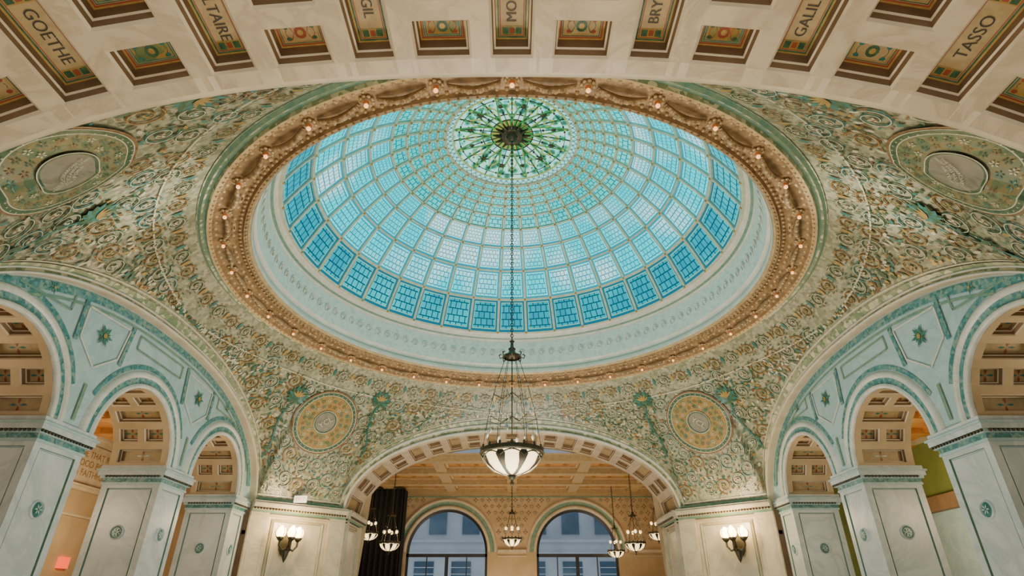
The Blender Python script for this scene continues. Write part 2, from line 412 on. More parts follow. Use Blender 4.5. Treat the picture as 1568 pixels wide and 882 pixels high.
for (p2,r2) in torches:
    sgn=1
    poly(p2,r2,[(.042*math.cos(t),.042*math.sin(t)) for t in lin(0,2*pi*15/16,15)],7,.0075,loc3)
    for k in range(13):
        t=-pi/2+(k-6)*.38; leaf(p2,r2,0,.01,t,.075-abs(k-6)*.005,.022,3 if k%2 else 0,.009,loc3)
    for k in range(7):
        t=pi/2+(k-3)*.5; leaf(p2,r2,0,0,t,.05,.018,0 if k%2 else 3,.009,loc3)
    for k in range(5):
        t=-pi/2+(k-2)*.5; leaf(p2,r2,0,.005,t,.04,.010,2,.011,loc3)
    ribbon(p2,r2,[(-sgn*.015*math.sin(i/14*pi),.03+.012*i) for i in range(26)],.004,3,.008,loc3)
    for i in range(5): leaf(p2,r2,-sgn*.015*math.sin((4+i*4)/14*pi),.03+.012*(4+i*4),.6 if i%2 else 2.5,.035,.015,0,.009,loc3)
sc.build('ceiling_mosaic_scrollwork',SM)
# ---------------------------------------------------------------- archivolts
mb=MB()
for side in ('far','near','left','right'):
    I,O,mp=IN[side],OUT[side],MAP[side]
    prof=[(1.0,.0),(1.0,-.008),(.72,-.012),(.70,-.004),(.34,-.004),(.32,-.014),(.08,-.014),(0,-.004),(0,.03)]
    ms=[1,1,0,2,0,1,0,0]
    def f(t,k):
        a=I.at(t); b_=O.at(t); q,d=prof[k]; return mp(a[0]+(b_[0]-a[0])*q,d,a[1]+(b_[1]-a[1])*q)
    mb.grid(f,[pi*i/120 for i in range(121)],list(range(len(prof))),lambda a,b:ms[b],True)
mb.build('trim_1',[creamsh,white,dots])
# ---------------------------------------------------------------- near coffered vault
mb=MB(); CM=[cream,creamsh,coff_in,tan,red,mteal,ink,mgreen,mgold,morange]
def sfn(I,mp,d0=0):
    def fn(u,v,d):
        x,z,nx,nz=I.pt(u); 
        if nz<0 or (abs(nz)<1e-6): nx,nz=-nx,-nz
        if z<.6 and nx*x<0: nx,nz=-nx,-nz
        return mp(x+nx*d,d0+v,z+nz*d)
    return fn
I=IN['near']; fn=sfn(I,MAP['near'])
def flat(mb,fn,u0,u1,v0,v1,mat,d=0,n=1):
    mb.grid(lambda u,v:fn(u,v,d),lin(u0,u1,n),[v0,v1],mat,False)
pitch=.1185; names={0:'MOLIERE',2:'BRYANT',4:'GALILEO',6:'TASSO',-2:'VIRGIL',-4:'VOLTAIRE',-6:'GOETHE',8:'HUGO',-8:'DANTE'}
VP=.25; NP=4
K=int(I.L/pitch-.5)
tcache={k:text_faces(v,.025) for k,v in names.items()}
def panelborder(fn,u0,u1,v0,v1,d,green):
    def ring(i0,i1,m,dd):
        for (a,b_,c,e) in ((u0+i0,u1-i0,v0+i0,v0+i1),(u0+i0,u1-i0,v1-i1,v1-i0),(u0+i0,u0+i1,v0+i1,v1-i1),(u1-i1,u1-i0,v0+i1,v1-i1)):
            flat(mb,fn,a,b_,c,e,m,dd)
    ring(.000,.003,8,d-.0006); ring(.003,.006,7 if green else 4,d-.0006); ring(.0070,.0085,4 if green else 7,d-.0006)
    if green:
        for v in ((v0+.009,v0+.026),(v1-.026,v1-.009)):
            flat(mb,fn,u0+.009,u1-.009,v[0],v[1],9,d-.0008)
            flat(mb,fn,u0+.011,u0+.021,v[0]+.002,v[1]-.002,7,d-.0012); flat(mb,fn,u1-.021,u1-.011,v[0]+.002,v[1]-.002,7,d-.0012)
            flat(mb,fn,(u0+u1)/2-.004,(u0+u1)/2+.004,v[0]+.003,v[1]-.003,4,d-.0012)
DP=.038
for k in range(-K,K+1):
    uc=k*pitch; name=(k%2==0); w=.037 if name else .049
    ua,ub=uc-pitch/2,uc+pitch/2
    for r in range(NP):
        vb=r*VP
        segs=[(.03,.215)] if name else [(.03,.105),(.14,.215)]
        flat(mb,fn,ua,uc-w,vb,vb+VP,0); flat(mb,fn,uc+w,ub,vb,vb+VP,0)
        e=[vb]; 
        for s_ in segs: e+=[vb+s_[0],vb+s_[1]]
        e.append(vb+VP)
        for i in range(0,len(e),2): flat(mb,fn,uc-w,uc+w,e[i],e[i+1],0)
        for s_ in segs:
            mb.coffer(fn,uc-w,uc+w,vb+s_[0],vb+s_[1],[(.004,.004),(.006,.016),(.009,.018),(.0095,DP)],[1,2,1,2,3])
            u0,u1,v0,v1=uc-w+.0095,uc+w-.0095,vb+s_[0]+.0095,vb+s_[1]-.0095
            panelborder(fn,u0,u1,v0,v1,DP,name)
            uc_,vc=(u0+u1)/2,(v0+v1)/2
            if name:
                sg=1 if k>=0 else -1
                for f in tcache.get(k,tcache[0]):
                    mb.face([fn(uc_- sg*y, vc+sg*x, DP-.0015) for x,y in f],6)
            else:
                mA,mB=((7,4),(4,7),(7,5))[(abs(k)//2)%3]
                flat(mb,fn,u0+.010,u1-.010,v0+.010,v1-.010,5 if (k//2+r)%2 else 8,DP-.0008)
                flat(mb,fn,u0+.012,u1-.012,v0+.012,v1-.012,9 if (k//2+r)%2 else 3,DP-.0010)
                mb.face([fn(uc_+.010*math.cos(t),vc+.012*math.sin(t),DP-.0016) for t in lin(0,2*pi*9/10,9)],mA)
                mb.face([fn(uc_+.005*math.cos(t),vc+.006*math.sin(t),DP-.002) for t in lin(0,2*pi*7/8,7)],8)
                for sx in (-1,1):
                    for sy in (-1,1):
                        P=[(uc_+sx*(.011+.013*q),vc+sy*(.013*math.sin(q*pi))) for q in lin(0,1,6)]
                        for i in range(6):
                            (a0,b0),(a1,b1)=P[i],P[i+1]; mb.face([fn(a0,b0-.0018,DP-.0012),fn(a1,b1-.0018,DP-.0012),fn(a1,b1+.0018,DP-.0012),fn(a0,b0+.0018,DP-.0012)],mA)
                        mb.face([fn(uc_+sx*(.021+.0045*math.cos(t)),vc+sy*(.011+.004*math.sin(t)),DP-.0014) for t in (0,1.05,2.1,3.14,4.2,5.25)],mB)
UE=(K+.5)*pitch
for s_ in (-1,1): mb.grid(lambda u,v:fn(u,v,0),lin(s_*UE,s_*(I.L-1e-3),6),lin(0,NP*VP,2),0,False)
mb.build('ceiling_coffered_near_vault',CM)
mb=MB()
for s_ in (-1,1):
    mb.box(min(s_*.99,s_*1.3),max(s_*.99,s_*1.3),-A-1.0,-A,-EZ/S,ZS,0)
mb.build('wall_near_jambs',[white])
# ---------------------------------------------------------------- far arch soffit with coffers
def soffit(mb,fn,L,depth,cells,dm,edge=.03,alt=True):
    p=2*L/cells
    for i in range(cells):
        u0=-L+i*p; u1=u0+p; m=p*.16
        segs=[(edge,depth-edge)] if (i%2==0 or not alt) else [(edge,depth/2-.012),(depth/2+.012,depth-edge)]
        flat(mb,fn,u0,u0+m,0,depth,0,0,2); flat(mb,fn,u1-m,u1,0,depth,0,0,2)
        e=[0]
        for s_ in segs: e+=list(s_)
        e.append(depth)
        for j in range(0,len(e),2): flat(mb,fn,u0+m,u1-m,e[j],e[j+1],0)
        for s_ in segs:
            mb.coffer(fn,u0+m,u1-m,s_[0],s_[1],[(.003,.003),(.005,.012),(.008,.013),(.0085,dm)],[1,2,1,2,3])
            uc=(u0+u1)/2; vc=(s_[0]+s_[1])/2
            for q in range(4):
                t=q*pi/2
                mb.face([fn(uc+.016*f_*math.cos(t+e_),vc+.022*f_*math.sin(t+e_),dm-.001) for e_,f_ in ((0,.1),(.3,.7),(0,1.1),(-.3,.7))],4 if q%2 else 5)
mb=MB(); I=IN['far']
soffit(mb,sfn(I,MAP['far']),I.L-.001,.33,19,.03)
mb.build('ceiling_far_arch_soffit',[cream,creamsh,coff_in,tan,mteal,red])
# ---------------------------------------------------------------- dome ring, drum, cornice
mb=MB()
mb.revolve([(.872,1.278),(.888,1.272),(.890,1.255),(.900,1.250),(.903,1.235)],n=128,mat=[1,1,2,1])
mb.revolve([(.903,1.235),(.908,1.20),(.917,1.12)],n=128,mat=0)
mb.revolve([(.917,1.12),(.925,1.118),(.928,1.10),(.922,1.095),(.925,1.075)],n=128,mat=[1,1,2,1])
n=110
for k in range(n):
    ph=2*pi*k/n
    for (dz,rad,m) in ((0,.016,1),):
        pts=[]
        for i in range(15):
            t=i/14*2.6*pi; q=rad*(1-.6*i/14); a=q*math.cos(t); z=1.175+q*1.3*math.sin(t)
            r=.9045+(1.22-z)*.12-.002; pts.append((r*math.sin(ph+a/.9),r*math.cos(ph+a/.9),z))
        mb.tube(pts,.0022,m,4)
mb.build('ceiling_dome_drum',[drum,white,greenb])
mb=MB()
prof=[(.925,1.078),(.932,1.066),(.945,1.060),(.950,1.070),(.966,1.070),(.972,1.057),(1.028,1.046),(1.033,1.035),(1.047,1.030),(1.052,1.040),(1.060,1.040),(1.066,1.034),(1.078,1.041)]
mb.revolve(prof,n=144,mat=[1,0,0,0,0,0,0,1,2,3,2,3],smooth=False)
for k in range(36):
    ph=2*pi*k/36
    def cp(da,r,z): return (r*math.sin(ph+da),r*math.cos(ph+da),z)
    D=2*pi/36
    pts=[cp(D*(.14+.72*q),.998-.012*math.sin(q*pi),1.046-.012*math.sin(q*pi)) for q in lin(0,1,10)]
    mb.tube(pts,[.004+.006*math.sin(q*pi) for q in lin(0,1,10)],0,6)
    for j in range(9):
        q=(j+.5)/9; p=cp(D*(.14+.72*q),.998-.012*math.sin(q*pi),1.044-.014*math.sin(q*pi)); mb.ball(p,.0050+.003*math.sin(q*pi),1 if j%2 else 0,6)
    for j in range(7):
        da=(j+.5)/7*D; mb.ball(cp(da,.957,1.066),.0055,1,6); mb.ball(cp(da,1.036,1.034),.005,1,6)
        mb.ball(cp(da,.938,1.060),.004,1,5)
    mb.tube([cp(.5*D+.018*math.cos(t),.978+.010*math.sin(t)+.0,1.056) for t in lin(0,2*pi*11/12,11)],.0022,1,4,True)
    for rr_ in (.975,1.025):
        for q in range(4):
            da=D*(.2+.2*q); mb.revolve([(.0001,-.004),(.006,-.002),(.008,.004)],cp(da,rr_,1.054 if rr_<1 else 1.045),6,1)
    for q in range(8):
        t=q*pi/4; mb.ball(cp(.014*math.cos(t),1.0+.014*math.sin(t),1.045),.006,1,6,.6)
    mb.revolve([(.0001,-.003),(.010,-.004),(.014,0),(.012,.006)],cp(0,1.0,1.043),10,0)
mb.build('ceiling_dome_cornice',[corn,cornl,dots,greenb])
mb=MB()
for k in range(36):
    ph=2*pi*k/36; c=(math.sin(ph),math.cos(ph),1.041)
    mb.revolve([(.006,.004),(.0075,-.0),(.006,-.008)],c,8,1)
    mb.ball((c[0],c[1],c[2]-.012),.006,0,8)
mb.build('cornice_light_bulbs',[bulbm,socket])
# ---------------------------------------------------------------- stained-glass dome
RD=.95; ZD=.906
def scr(al):
    y=RD*math.sin(al)+CD; z=ZD+RD*math.cos(al); d=y*math.cos(th)+z*math.sin(th); u=-y*math.sin(th)+z*math.cos(th); return 441-F*u/d
def inv(ys):
    lo,hi=0,1.3
    for _ in range(40):
        m=(lo+hi)/2
        if scr(m)<ys: lo=m
        else: hi=m
    return (lo+hi)/2
rows=[inv(y) for y in (511,459,415,379,351,331,315,303,293,284)]
rows[0]=math.asin(.874/RD)
def dp(al,ph,off=0): r=RD-off; return (r*math.sin(al)*math.sin(ph),r*math.sin(al)*math.cos(ph),ZD+r*math.cos(al))
mb=MB(); NC=36
for i in range(len(rows)-1):
    a0,a1=rows[i],rows[i+1]
    for j in range(NC):
        p0,p1=2*pi*(j+.5)/NC,2*pi*(j+1.5)/NC
        m=0 if i==0 else (1 if i<4 else 2)
        mb.grid(lambda u,v:dp(v,u),lin(p0,p1,1),lin(a0,a1,1),m,False)
dome=MB()
for j in range(NC):
    ph=2*pi*(j+.5)/NC
    als=lin(rows[0],rows[-1],16)
    def f(al,k):
        w=.0033+.0022*al; e=w/(RD*math.sin(al)); return dp(al,ph+(-e,-e,e,e)[k],(0,.010,.010,0)[k])
    dome.grid(f,als,[0,1,2,3],0,False)
for i,al in enumerate(rows):
    h=.0065 if i in (1,) else .0042
    dome.revolve([(dp(al+h/RD,0,q)[1],dp(al+h/RD,0,q)[2]) for q in (-.008,.011)]+[(dp(al-h/RD,0,q)[1],dp(al-h/RD,0,q)[2]) for q in (.011,-.008)],n=144,mat=0,smooth=False)
    for j in range(NC): dome.ball(dp(al,2*pi*(j+.5)/NC,.012),.0060,1,6)
par=empty('stained_glass_dome',(0,0,1.5))
mb.build('glass_panes',[p_low,p_mid,p_top],par)
dome.build('metal_ribs',[rib,mgold],par)
# oculus
mb=MB(); aO=rows[-1]; 
ring=[(aO,.0),(aO,.014),(aO-.010,.014),(aO-.010,.004)]
mb.revolve([(dp(a,0,q)[1],dp(a,0,q)[2]) for a,q in ring],n=96,mat=2)
aI=aO-.010; aS=aI-.032
mb.grid(lambda u,v:dp(v,u,.0),[2*pi*i/96 for i in range(97)],[aI,aS],4,True)
mb.grid(lambda u,v:dp(v,u,.0),[2*pi*i/96 for i in range(97)],lin(aS,.10,8),0,True)
mb.grid(lambda u,v:dp(v,u,.0),[2*pi*i/96 for i in range(97)],lin(.10,.001,3),lambda a,b:5 if (a//2)%2 else 3,True)
for k in range(64):
    for off_,mm_ in ((0,1),(.5,1)):
        ph=2*pi*(k+off_)/64; a_hi=aI-(.016 if off_ else 0)
        mb.tube([dp(a_hi-.016*math.sin(q*pi),ph+(q-.5)*2*pi/64,.004) for q in lin(0,1,5)],.0014,1,3)
mb.tube([dp(aS,2*pi*i/64,.006) for i in range(64)],.0034,5,4,True)
for k in range(24):
    ph=2*pi*k/24
    pts=[dp(a,ph,.006) for a in lin(aS,.05,6)]; mb.tube(pts,.0020 if k%2 else .0032,1,4)
    if k%2==0:
        for s_ in (-1,1):
            pts=[dp(.09+(aS*.97-.09)*q,ph+s_*(.01+.235*math.sin(q*pi*.5)**1.3),.006) for q in lin(0,1,10)]
            mb.tube(pts,.0036,3,5)
            pts=[dp(.10+(aS*.80-.10)*q,ph+s_*(.01+.13*math.sin(q*pi)),.006) for q in lin(0,1,10)]
            mb.tube(pts,.0030,5,4)
        c=dp(aS*.72,ph+pi/12,.006)
        for q in range(7): 
            t=q*2*pi/7+k; l=.012+.008*((k*7+q*3)%3)
            mb.tube([c,(c[0]+l*math.cos(t),c[1]+l*math.sin(t),c[2])],[.006,.002],1,5)
        for aa,rr_,m_ in ((.88,.008,3),(.74,.006,3),(.62,.007,5),(.50,.006,3)): mb.ball(dp(aS*aa,ph,.006),rr_,m_,6)
        mb.ball(dp(aS*.92,ph+pi/12,.006),.007,5,6); mb.ball(dp(aS*.54,ph+pi/12,.006),.006,1,6)
        for e_ in (-.07,.07): mb.ball(dp(aS*.82,ph+e_,.006),.005,3,6); mb.ball(dp(aS*.9,ph+pi/12+e_,.006),.005,1,6)
for al,r_ in ((aS*.50,.0025),(aS*.9,.0018),(.10,.003)):
    mb.tube([dp(al,2*pi*i/48,.006) for i in range(48)],r_,1,4,True)
mb.revolve([(.0001,-.030),(.012,-.028),(.022,-.018),(.026,-.008)],(0,0,ZD+RD-.012),24,1)
mb.revolve([(.026,-.010),(.040,-.010),(.046,-.014),(.050,.0),(.056,.006)],(0,0,ZD+RD-.012),24,1)
for k in range(12):
    ph=2*pi*k/12; mb.ball((.050*math.sin(ph),.050*math.cos(ph),ZD+RD-.020),.008,1,6); mb.tube([(.052*math.sin(ph),.052*math.cos(ph),ZD+RD-.02),(.085*math.sin(ph),.085*math.cos(ph),ZD+RD-.012)],[.007,.001],1,5)
mb.build('oculus',[p_oc,bronze,rib,p_green,p_scale,p_gold],par)
# ---------------------------------------------------------------- arcade side walls
T=.2; RO=.202; SPR=.437; CEN=(-.612,-.030,.540); FL=-EZ/S
def arched_wall(mb,mp,a0,a1,z0,ztop,ops,depth,m_face,m_rev,back=True,jambs=True,d=0):
    As=set(lin(a0,a1,60))
    for (c,h,sp,sill) in ops:
        for i in range(33): As.add(c-h*math.cos(pi*i/32))
    As=sorted(x for x in As if a0<=x<=a1)
    for i in range(len(As)-1):
        x,y=As[i],As[i+1]
        if y-x<1e-6: continue
        m=(x+y)/2; op=None
        for o in ops:
            if abs(m-o[0])<o[1]: op=o
        def lo(q):
            if op is None: return z0
            return op[2]+math.sqrt(max(0,op[1]**2-(q-op[0])**2))
        zt=ztop if callable(ztop) else (lambda q:ztop)
        l0,l1=lo(x),lo(y)
        if zt(x)>l0 or zt(y)>l1:
            for dd in ((d,d+depth) if back else (d,)):
                mb.face([mp(x,dd,l0),mp(y,dd,l1),mp(y,dd,max(l1,zt(y))),mp(x,dd,max(l0,zt(x)))],m_face)
        if op:
            if m_rev is not None: mb.face([mp(x,d,l0),mp(y,d,l1),mp(y,d+depth,l1),mp(x,d+depth,l0)],m_rev)
            if op[3]>z0:
                mb.face([mp(x,d,z0),mp(y,d,z0),mp(y,d,op[3]),mp(x,d,op[3])],m_face)
                mb.face([mp(x,d,op[3]),mp(y,d,op[3]),mp(y,d+depth,op[3]),mp(x,d+depth,op[3])],m_face)
    if jambs:
        for (c,h,sp,sill) in ops:
            for s_ in (-1,1): mb.face([mp(c+s_*h,d,sill),mp(c+s_*h,d+depth,sill),mp(c+s_*h,d+depth,sp),mp(c+s_*h,d,sp)],m_face)
PIERS=[(-.885,-.814),(-.41,-.232),(.172,.338),(.742,.872)]
def rosette(mb,fn,a,z,R,ms,n=8):
    for k in range(n):
        t=2*pi*k/n; l=R if k%2==0 else R*.7
        mb.face([fn(a+l*f*math.cos(t+e),z+l*f*math.sin(t+e),-.005) for e,f in ((0,.1),(.28,.55),(0,1),(-.28,.55))],ms[k%2])
    mb.face([fn(a+R*.22*math.cos(t),z+R*.22*math.sin(t),-.007) for t in lin(0,2*pi*11/12,11)],ms[2])
def medallion(mb,fn,a,z,R,m0,m1):
    pts=[2*pi*i/24 for i in range(25)]
    mb.grid(lambda t,k:fn(a+R*(1,.86,.8,.78,.62)[k]*math.cos(t),z+R*(1,.86,.8,.78,.62)[k]*math.sin(t),(0,-.008,-.006,-.002,-.004)[k]),pts,list(range(5)),lambda a_,b_:(0,0,m1,m0)[b_])
    mb.face([fn(a+R*.62*math.cos(t),z+R*.62*math.sin(t),-.004) for t in pts[:-1]],m0)
    for k in range(6):
        t=2*pi*k/6; mb.face([fn(a+R*.55*f*math.cos(t+e),z+R*.55*f*math.sin(t+e),-.008) for e,f in ((0,.1),(.3,.6),(0,1),(-.3,.6))],m1)
for side in ('left','right'):
    mp=MAP[side]; I=IN[side]
    mb=MB()
    f3=lambda a,z,d:mp(a,.02+d,z)
    arched_wall(mb,mp,-.895,.895,ZS,lambda a:I.z(a)+.012,[(c,RO,SPR,ZS) for c in CEN],T,0,None,True,False,.02)
    for c in CEN:
        prof=[(0,.0),(0,-.010),(.012,-.012),(.014,-.005),(.034,-.005),(.036,-.012),(.05,-.010),(.056,0)]
        ms=[1,1,1,2,1,1,1]
        mb.grid(lambda t,k:f3(c-(RO+prof[k][0])*math.cos(t),SPR+(RO+prof[k][0])*math.sin(t),prof[k][1]),[pi*i/40 for i in range(41)],list(range(8)),lambda a,b:ms[b])
        mb.grid(lambda t,k:f3(c-(RO+(.060,.075)[k])*math.cos(t),max(SPR,SPR+(RO+(.060,.075)[k])*math.sin(t)),-.002),[pi*(.13+.74*i/40) for i in range(41)],[0,1],2,False)
    mb.grid(lambda t,k:f3(I.at(t)[0]*(1-(.012,.05)[k]),ZS+(I.at(t)[1]-ZS)*(1-(.012,.07)[k]),-.003),[pi*(.05+.9*i/90) for i in range(91)],[0,1],2,False)
    mb.grid(lambda t,k:f3(I.at(t)[0]*(1-(.065,.075)[k]),ZS+(I.at(t)[1]-ZS)*(1-(.095,.112)[k]),-.003),[pi*(.14+.72*i/90) for i in range(91)],[0,1],3,False)
    def strip(a0,z0,a1,z1,w,m,dd=-.004):
        l=math.hypot(a1-a0,z1-z0); nx,nz=-(z1-z0)/l*w,(a1-a0)/l*w
        mb.face([f3(a0+nx,z0+nz,dd),f3(a1+nx,z1+nz,dd),f3(a1-nx,z1-nz,dd),f3(a0-nx,z0-nz,dd)],m)
    for s_,ac in ((-1,-.32),(1,.258)):
        strip(ac-s_*.10,.655,ac-s_*.115,.79,.008,2); strip(ac+s_*.10,.655,ac+s_*.105,.775,.008,2)
        strip(ac-s_*.085,.67,ac-s_*.1,.775,.003,1); strip(ac-s_*.1,.775,ac+s_*.09,.762,.003,1); strip(ac+s_*.09,.762,ac+s_*.085,.67,.003,1)
        strip(ac,.61,ac-s_*.085,.67,.003,1); strip(ac,.61,ac+s_*.085,.67,.003,1)
        rosette(mb,f3,ac,.71,.036,(4,6,5),12)
        strip(ac,.455,ac,.56,.006,3)
        rosette(mb,f3,ac+s_*.23,.745,.020,(4,3,5),10)
        strip(ac+s_*.15,.72,ac+s_*.33,.71,.003,3); strip(ac+s_*.15,.72,ac+s_*.15,.765,.003,3)
    x0_,x1_=-.165,.105
    strip(x0_,.735,x1_,.735,.003,3); strip(x0_,.78,x1_,.78,.003,3); strip(x0_,.735,x0_,.78,.003,3); strip(x1_,.735,x1_,.78,.003,3)
    CMs=[tymp,white,tealb,greenb,mteal,mgold,mgreen]
    wb=MB()
    for c in CEN:
        def fn(u,v,d,c=c):
            t=u/RO; r=RO+d; return mp(c+r*math.sin(t),.02+v,SPR+r*math.cos(t))
        soffit(wb,fn,pi/2*RO,T,9,.022,.022)
    wb.build('ceiling_arcade_soffit_'+side,[beige,creamsh,coff_in,tan,mteal,red])
    mb.build('wall_'+side,CMs)
    for (p0,p1) in PIERS:
        pb=MB(); x0,x1=.02,.02+T
        fac=[(lambda u,v,d,p0=p0:mp(p0+d,u,v),x0,x1),(lambda u,v,d,p1=p1:mp(p1-d,u,v),x0,x1)]
        if p1-p0>.1: fac+=[(lambda u,v,d:mp(u,x0+d,v),p0,p1),(lambda u,v,d:mp(u,x1-d,v),p0,p1)]
        else: pb.box(*sorted((mp(0,x0,0)[0],mp(0,x1,0)[0])),sy_(p0)+.007,sy_(p1)-.007,FL,.385,0)
        for (fn,u0,u1) in fac:
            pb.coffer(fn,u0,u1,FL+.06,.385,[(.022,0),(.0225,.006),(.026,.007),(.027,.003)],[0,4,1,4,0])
            if (u1-u0)>.12: medallion(pb,lambda a,z,d,fn=fn:fn(a,z,d+.004),(u0+u1)/2,.222,.024,2,1)
        for (e,za,zb,m) in ((.012,FL,FL+.06,0),(.004,.375,.382,1),(.002,.382,.395,5),(.010,.395,.404,1),(.016,.404,.418,0),(.021,.418,.424,1),(.013,.424,.437,0)):
            q0=mp(p0-e,x0-e,za); q1=mp(p1+e,x1+e,zb)
            pb.box(min(q0[0],q1[0]),max(q0[0],q1[0]),q0[1],q1[1],za,zb,m)
        k=int((p1-p0+.03)/.012)
        for i in range(k):
            a=p0-.012+(i+.5)*(p1-p0+.024)/k; q=mp(a,x0-.013,.401); pb.ball(q,.0045,3,6)
        for i in range(int(T/.012)):
            u=x0+(i+.5)*.012
            for a in (p0-.013,p1+.013): pb.ball(mp(a,u,.401),.0045,3,6)
        pb.build('arcade_pier',[pierm,tymp,mteal,bronze,greenb,tealb])
# ---------------------------------------------------------------- far corner walls + far arch jambs
def linfn(p,q):
    l=math.hypot(q[0]-p[0],q[1]-p[1]); ux,uy=(q[0]-p[0])/l,(q[1]-p[1])/l; nx,ny=-uy,ux
    mx,my=(p[0]+q[0])/2,(p[1]+q[1])/2
    if nx*mx+ny*my>0: nx,ny=-nx,-ny
    return l,(lambda u,v,d:(p[0]+ux*u-nx*d,p[1]+uy*u-ny*d,v))
for side,s_ in (('left',-1),('right',1)):
  for yy,wF in ((1,.85),(-1,.99)):
    mb=MB()
    segs=[((s_*A,sy_(.885) if yy==1 else sy_(-.885)),(s_*wF,yy*A))]
    if yy==1: segs.append(((s_*wF,A),(s_*wF,A+.33)))
    for si,(p,q) in enumerate(segs):
        l,fn=linfn(p,q)
        if si==1:
            fn=(lambda u,v,d:(s_*(wF+d),A+u,v))
        flat(mb,lambda u,v,d:fn(u,v,d),0,l,FL,ZS,0,0.002)
        def bx(u0,u1,v0,v1,d,m):
            P=[fn(u0,v0,0),fn(u1,v0,0),fn(u1,v1,0),fn(u0,v1,0)]; Q=[fn(u0,v0,-d),fn(u1,v0,-d),fn(u1,v1,-d),fn(u0,v1,-d)]
            mb.face(Q,m)
            for k in range(4): mb.face([P[k],P[(k+1)%4],Q[(k+1)%4],Q[k]],m)
        pw=.085 if si==0 else .05
        for (u0,u1) in ((0,pw),(l-pw,l)):
            bx(u0,u1,FL,.395,.018,0)
            mb.coffer(lambda u,v,d,fn=fn:fn(u,v,d-.0185),u0+.012,u1-.012,-.05,.36,[(.003,.004),(.006,.003)],[3,1,0])
        mb.coffer(lambda u,v,d,fn=fn:fn(u,v,d-.003),pw+.02,l-pw-.02,-.05,.365,[(.006,-.005),(.010,.002),(.013,-.001)],[1,1,3,0])
        for (e,za,zb,m) in ((.020,.375,.381,1),(.021,.388,.398,3),(.030,.398,.408,1),(.040,.408,.420,0),(.046,.420,.427,0),(.036,.427,.437,0)):
            bx(-.0,l,za,zb,e,m)
        for i in range(int(l/.014)): mb.ball(fn((i+.5)*.014,.403,-.036),.005,4,6)
        bx(.02,l-.02,.437,.455,.004,3)
    mb.build('wall_corner_%s_%s'%('far' if yy==1 else 'near',side),[cornerm,creamsh,coff_in,greenb,bronze])
# ---------------------------------------------------------------- sconces
def point(name,p,col,e,r,parent=None):
    l=bpy.data.lights.new(name,'POINT'); l.color=col; l.energy=e; l.shadow_soft_size=r
    o=bpy.data.objects.new(name,l); bpy.context.scene.collection.objects.link(o)
    if parent: o.parent=parent; o.location=W(p)-parent.location
    else: o.location=W(p)
    return o
def sconce(cx,cy,cz,nx,ny):
    tx,ty=-ny,nx
    par=empty('wall_sconce',(cx,cy,cz))
    def P(a,d,z): return (cx+tx*a+nx*d,cy+ty*a+ny*d,cz+z)
    mb=MB()
    pts=[(0,-.075),(.018,-.05),(.024,-.01),(.016,.02),(0,.035),(-.016,.02),(-.024,-.01),(-.018,-.05)]
    mb.face([P(a,.012,z) for a,z in pts],0)
    for i in range(8):
        a,b_=pts[i],pts[(i+1)%8]; mb.face([P(a[0],0,a[1]),P(b_[0],0,b_[1]),P(b_[0],.012,b_[1]),P(a[0],.012,a[1])],0)
    mb.tube([P(0,.01,-.05),P(0,.05,-.055),P(0,.07,-.03),P(0,.07,0)],.007,0,8)
    mb.ball(P(0,.04,-.062),.014,0,10); mb.revolve([(.0001,-.03),(.006,-.02),(.012,-.005),(.016,.01),(.02,.02)],P(0,.04,-.075),12,0)
    gl=MB()
    for a,d in ((-.042,.06),(.042,.06),(0,.085)):
        mb.tube([P(0,.06,-.045),P(a*.6,d,-.055),P(a,d,-.035),P(a,d,-.008)],.005,0,8)
        c=P(a,d,-.008); mb.revolve([(.002,-.012),(.012,-.004),(.018,.004),(.017,.008)],c,12,0)
        for q in range(3):
            t=q*2*pi/3; mb.tube([(c[0]+.018*math.sin(t),c[1]+.018*math.cos(t),c[2]+.006),(c[0]+.025*math.sin(t),c[1]+.025*math.cos(t),c[2]+.028),(c[0]+.013*math.sin(t),c[1]+.013*math.cos(t),c[2]+.052)],.0018,0,4)
        gl.revolve([(.010,.004),(.020,.016),(.022,.030),(.017,.044),(.008,.054),(.0001,.058)],c,14,0)
    mb.build('bracket',[bronze],par); gl.build('globes',[flame],par)
    point('sconce_light',P(0,.13,.07),(1,.70,.38),120,.12,par)
for s_ in (-1,1):
    l,fn=linfn((s_*A,.885),(s_*.85,A)); n=Vector(fn(l/2,0,-1))-Vector(fn(l/2,0,0)); m=fn(l*.38,0,-.004)
    sconce(m[0],m[1],.285,n.x,n.y)
mb=MB(); l,fn=linfn((-A,.885),(-.85,A)); p=fn(l*.44,.447,-.05); 
mb.box(p[0]-.03,p[0]+.03,p[1]-.006,p[1]+.006,.44,.472,0); mb.box(p[0]-.034,p[0]+.034,p[1]-.004,p[1]+.008,.437,.441,1)
for f in text_faces('EXIT',.022): mb.face([(p[0]+x,p[1]-.0065,.456+y) for x,y in f],2)
mb.build('exit_sign',[signw,dark,redem])
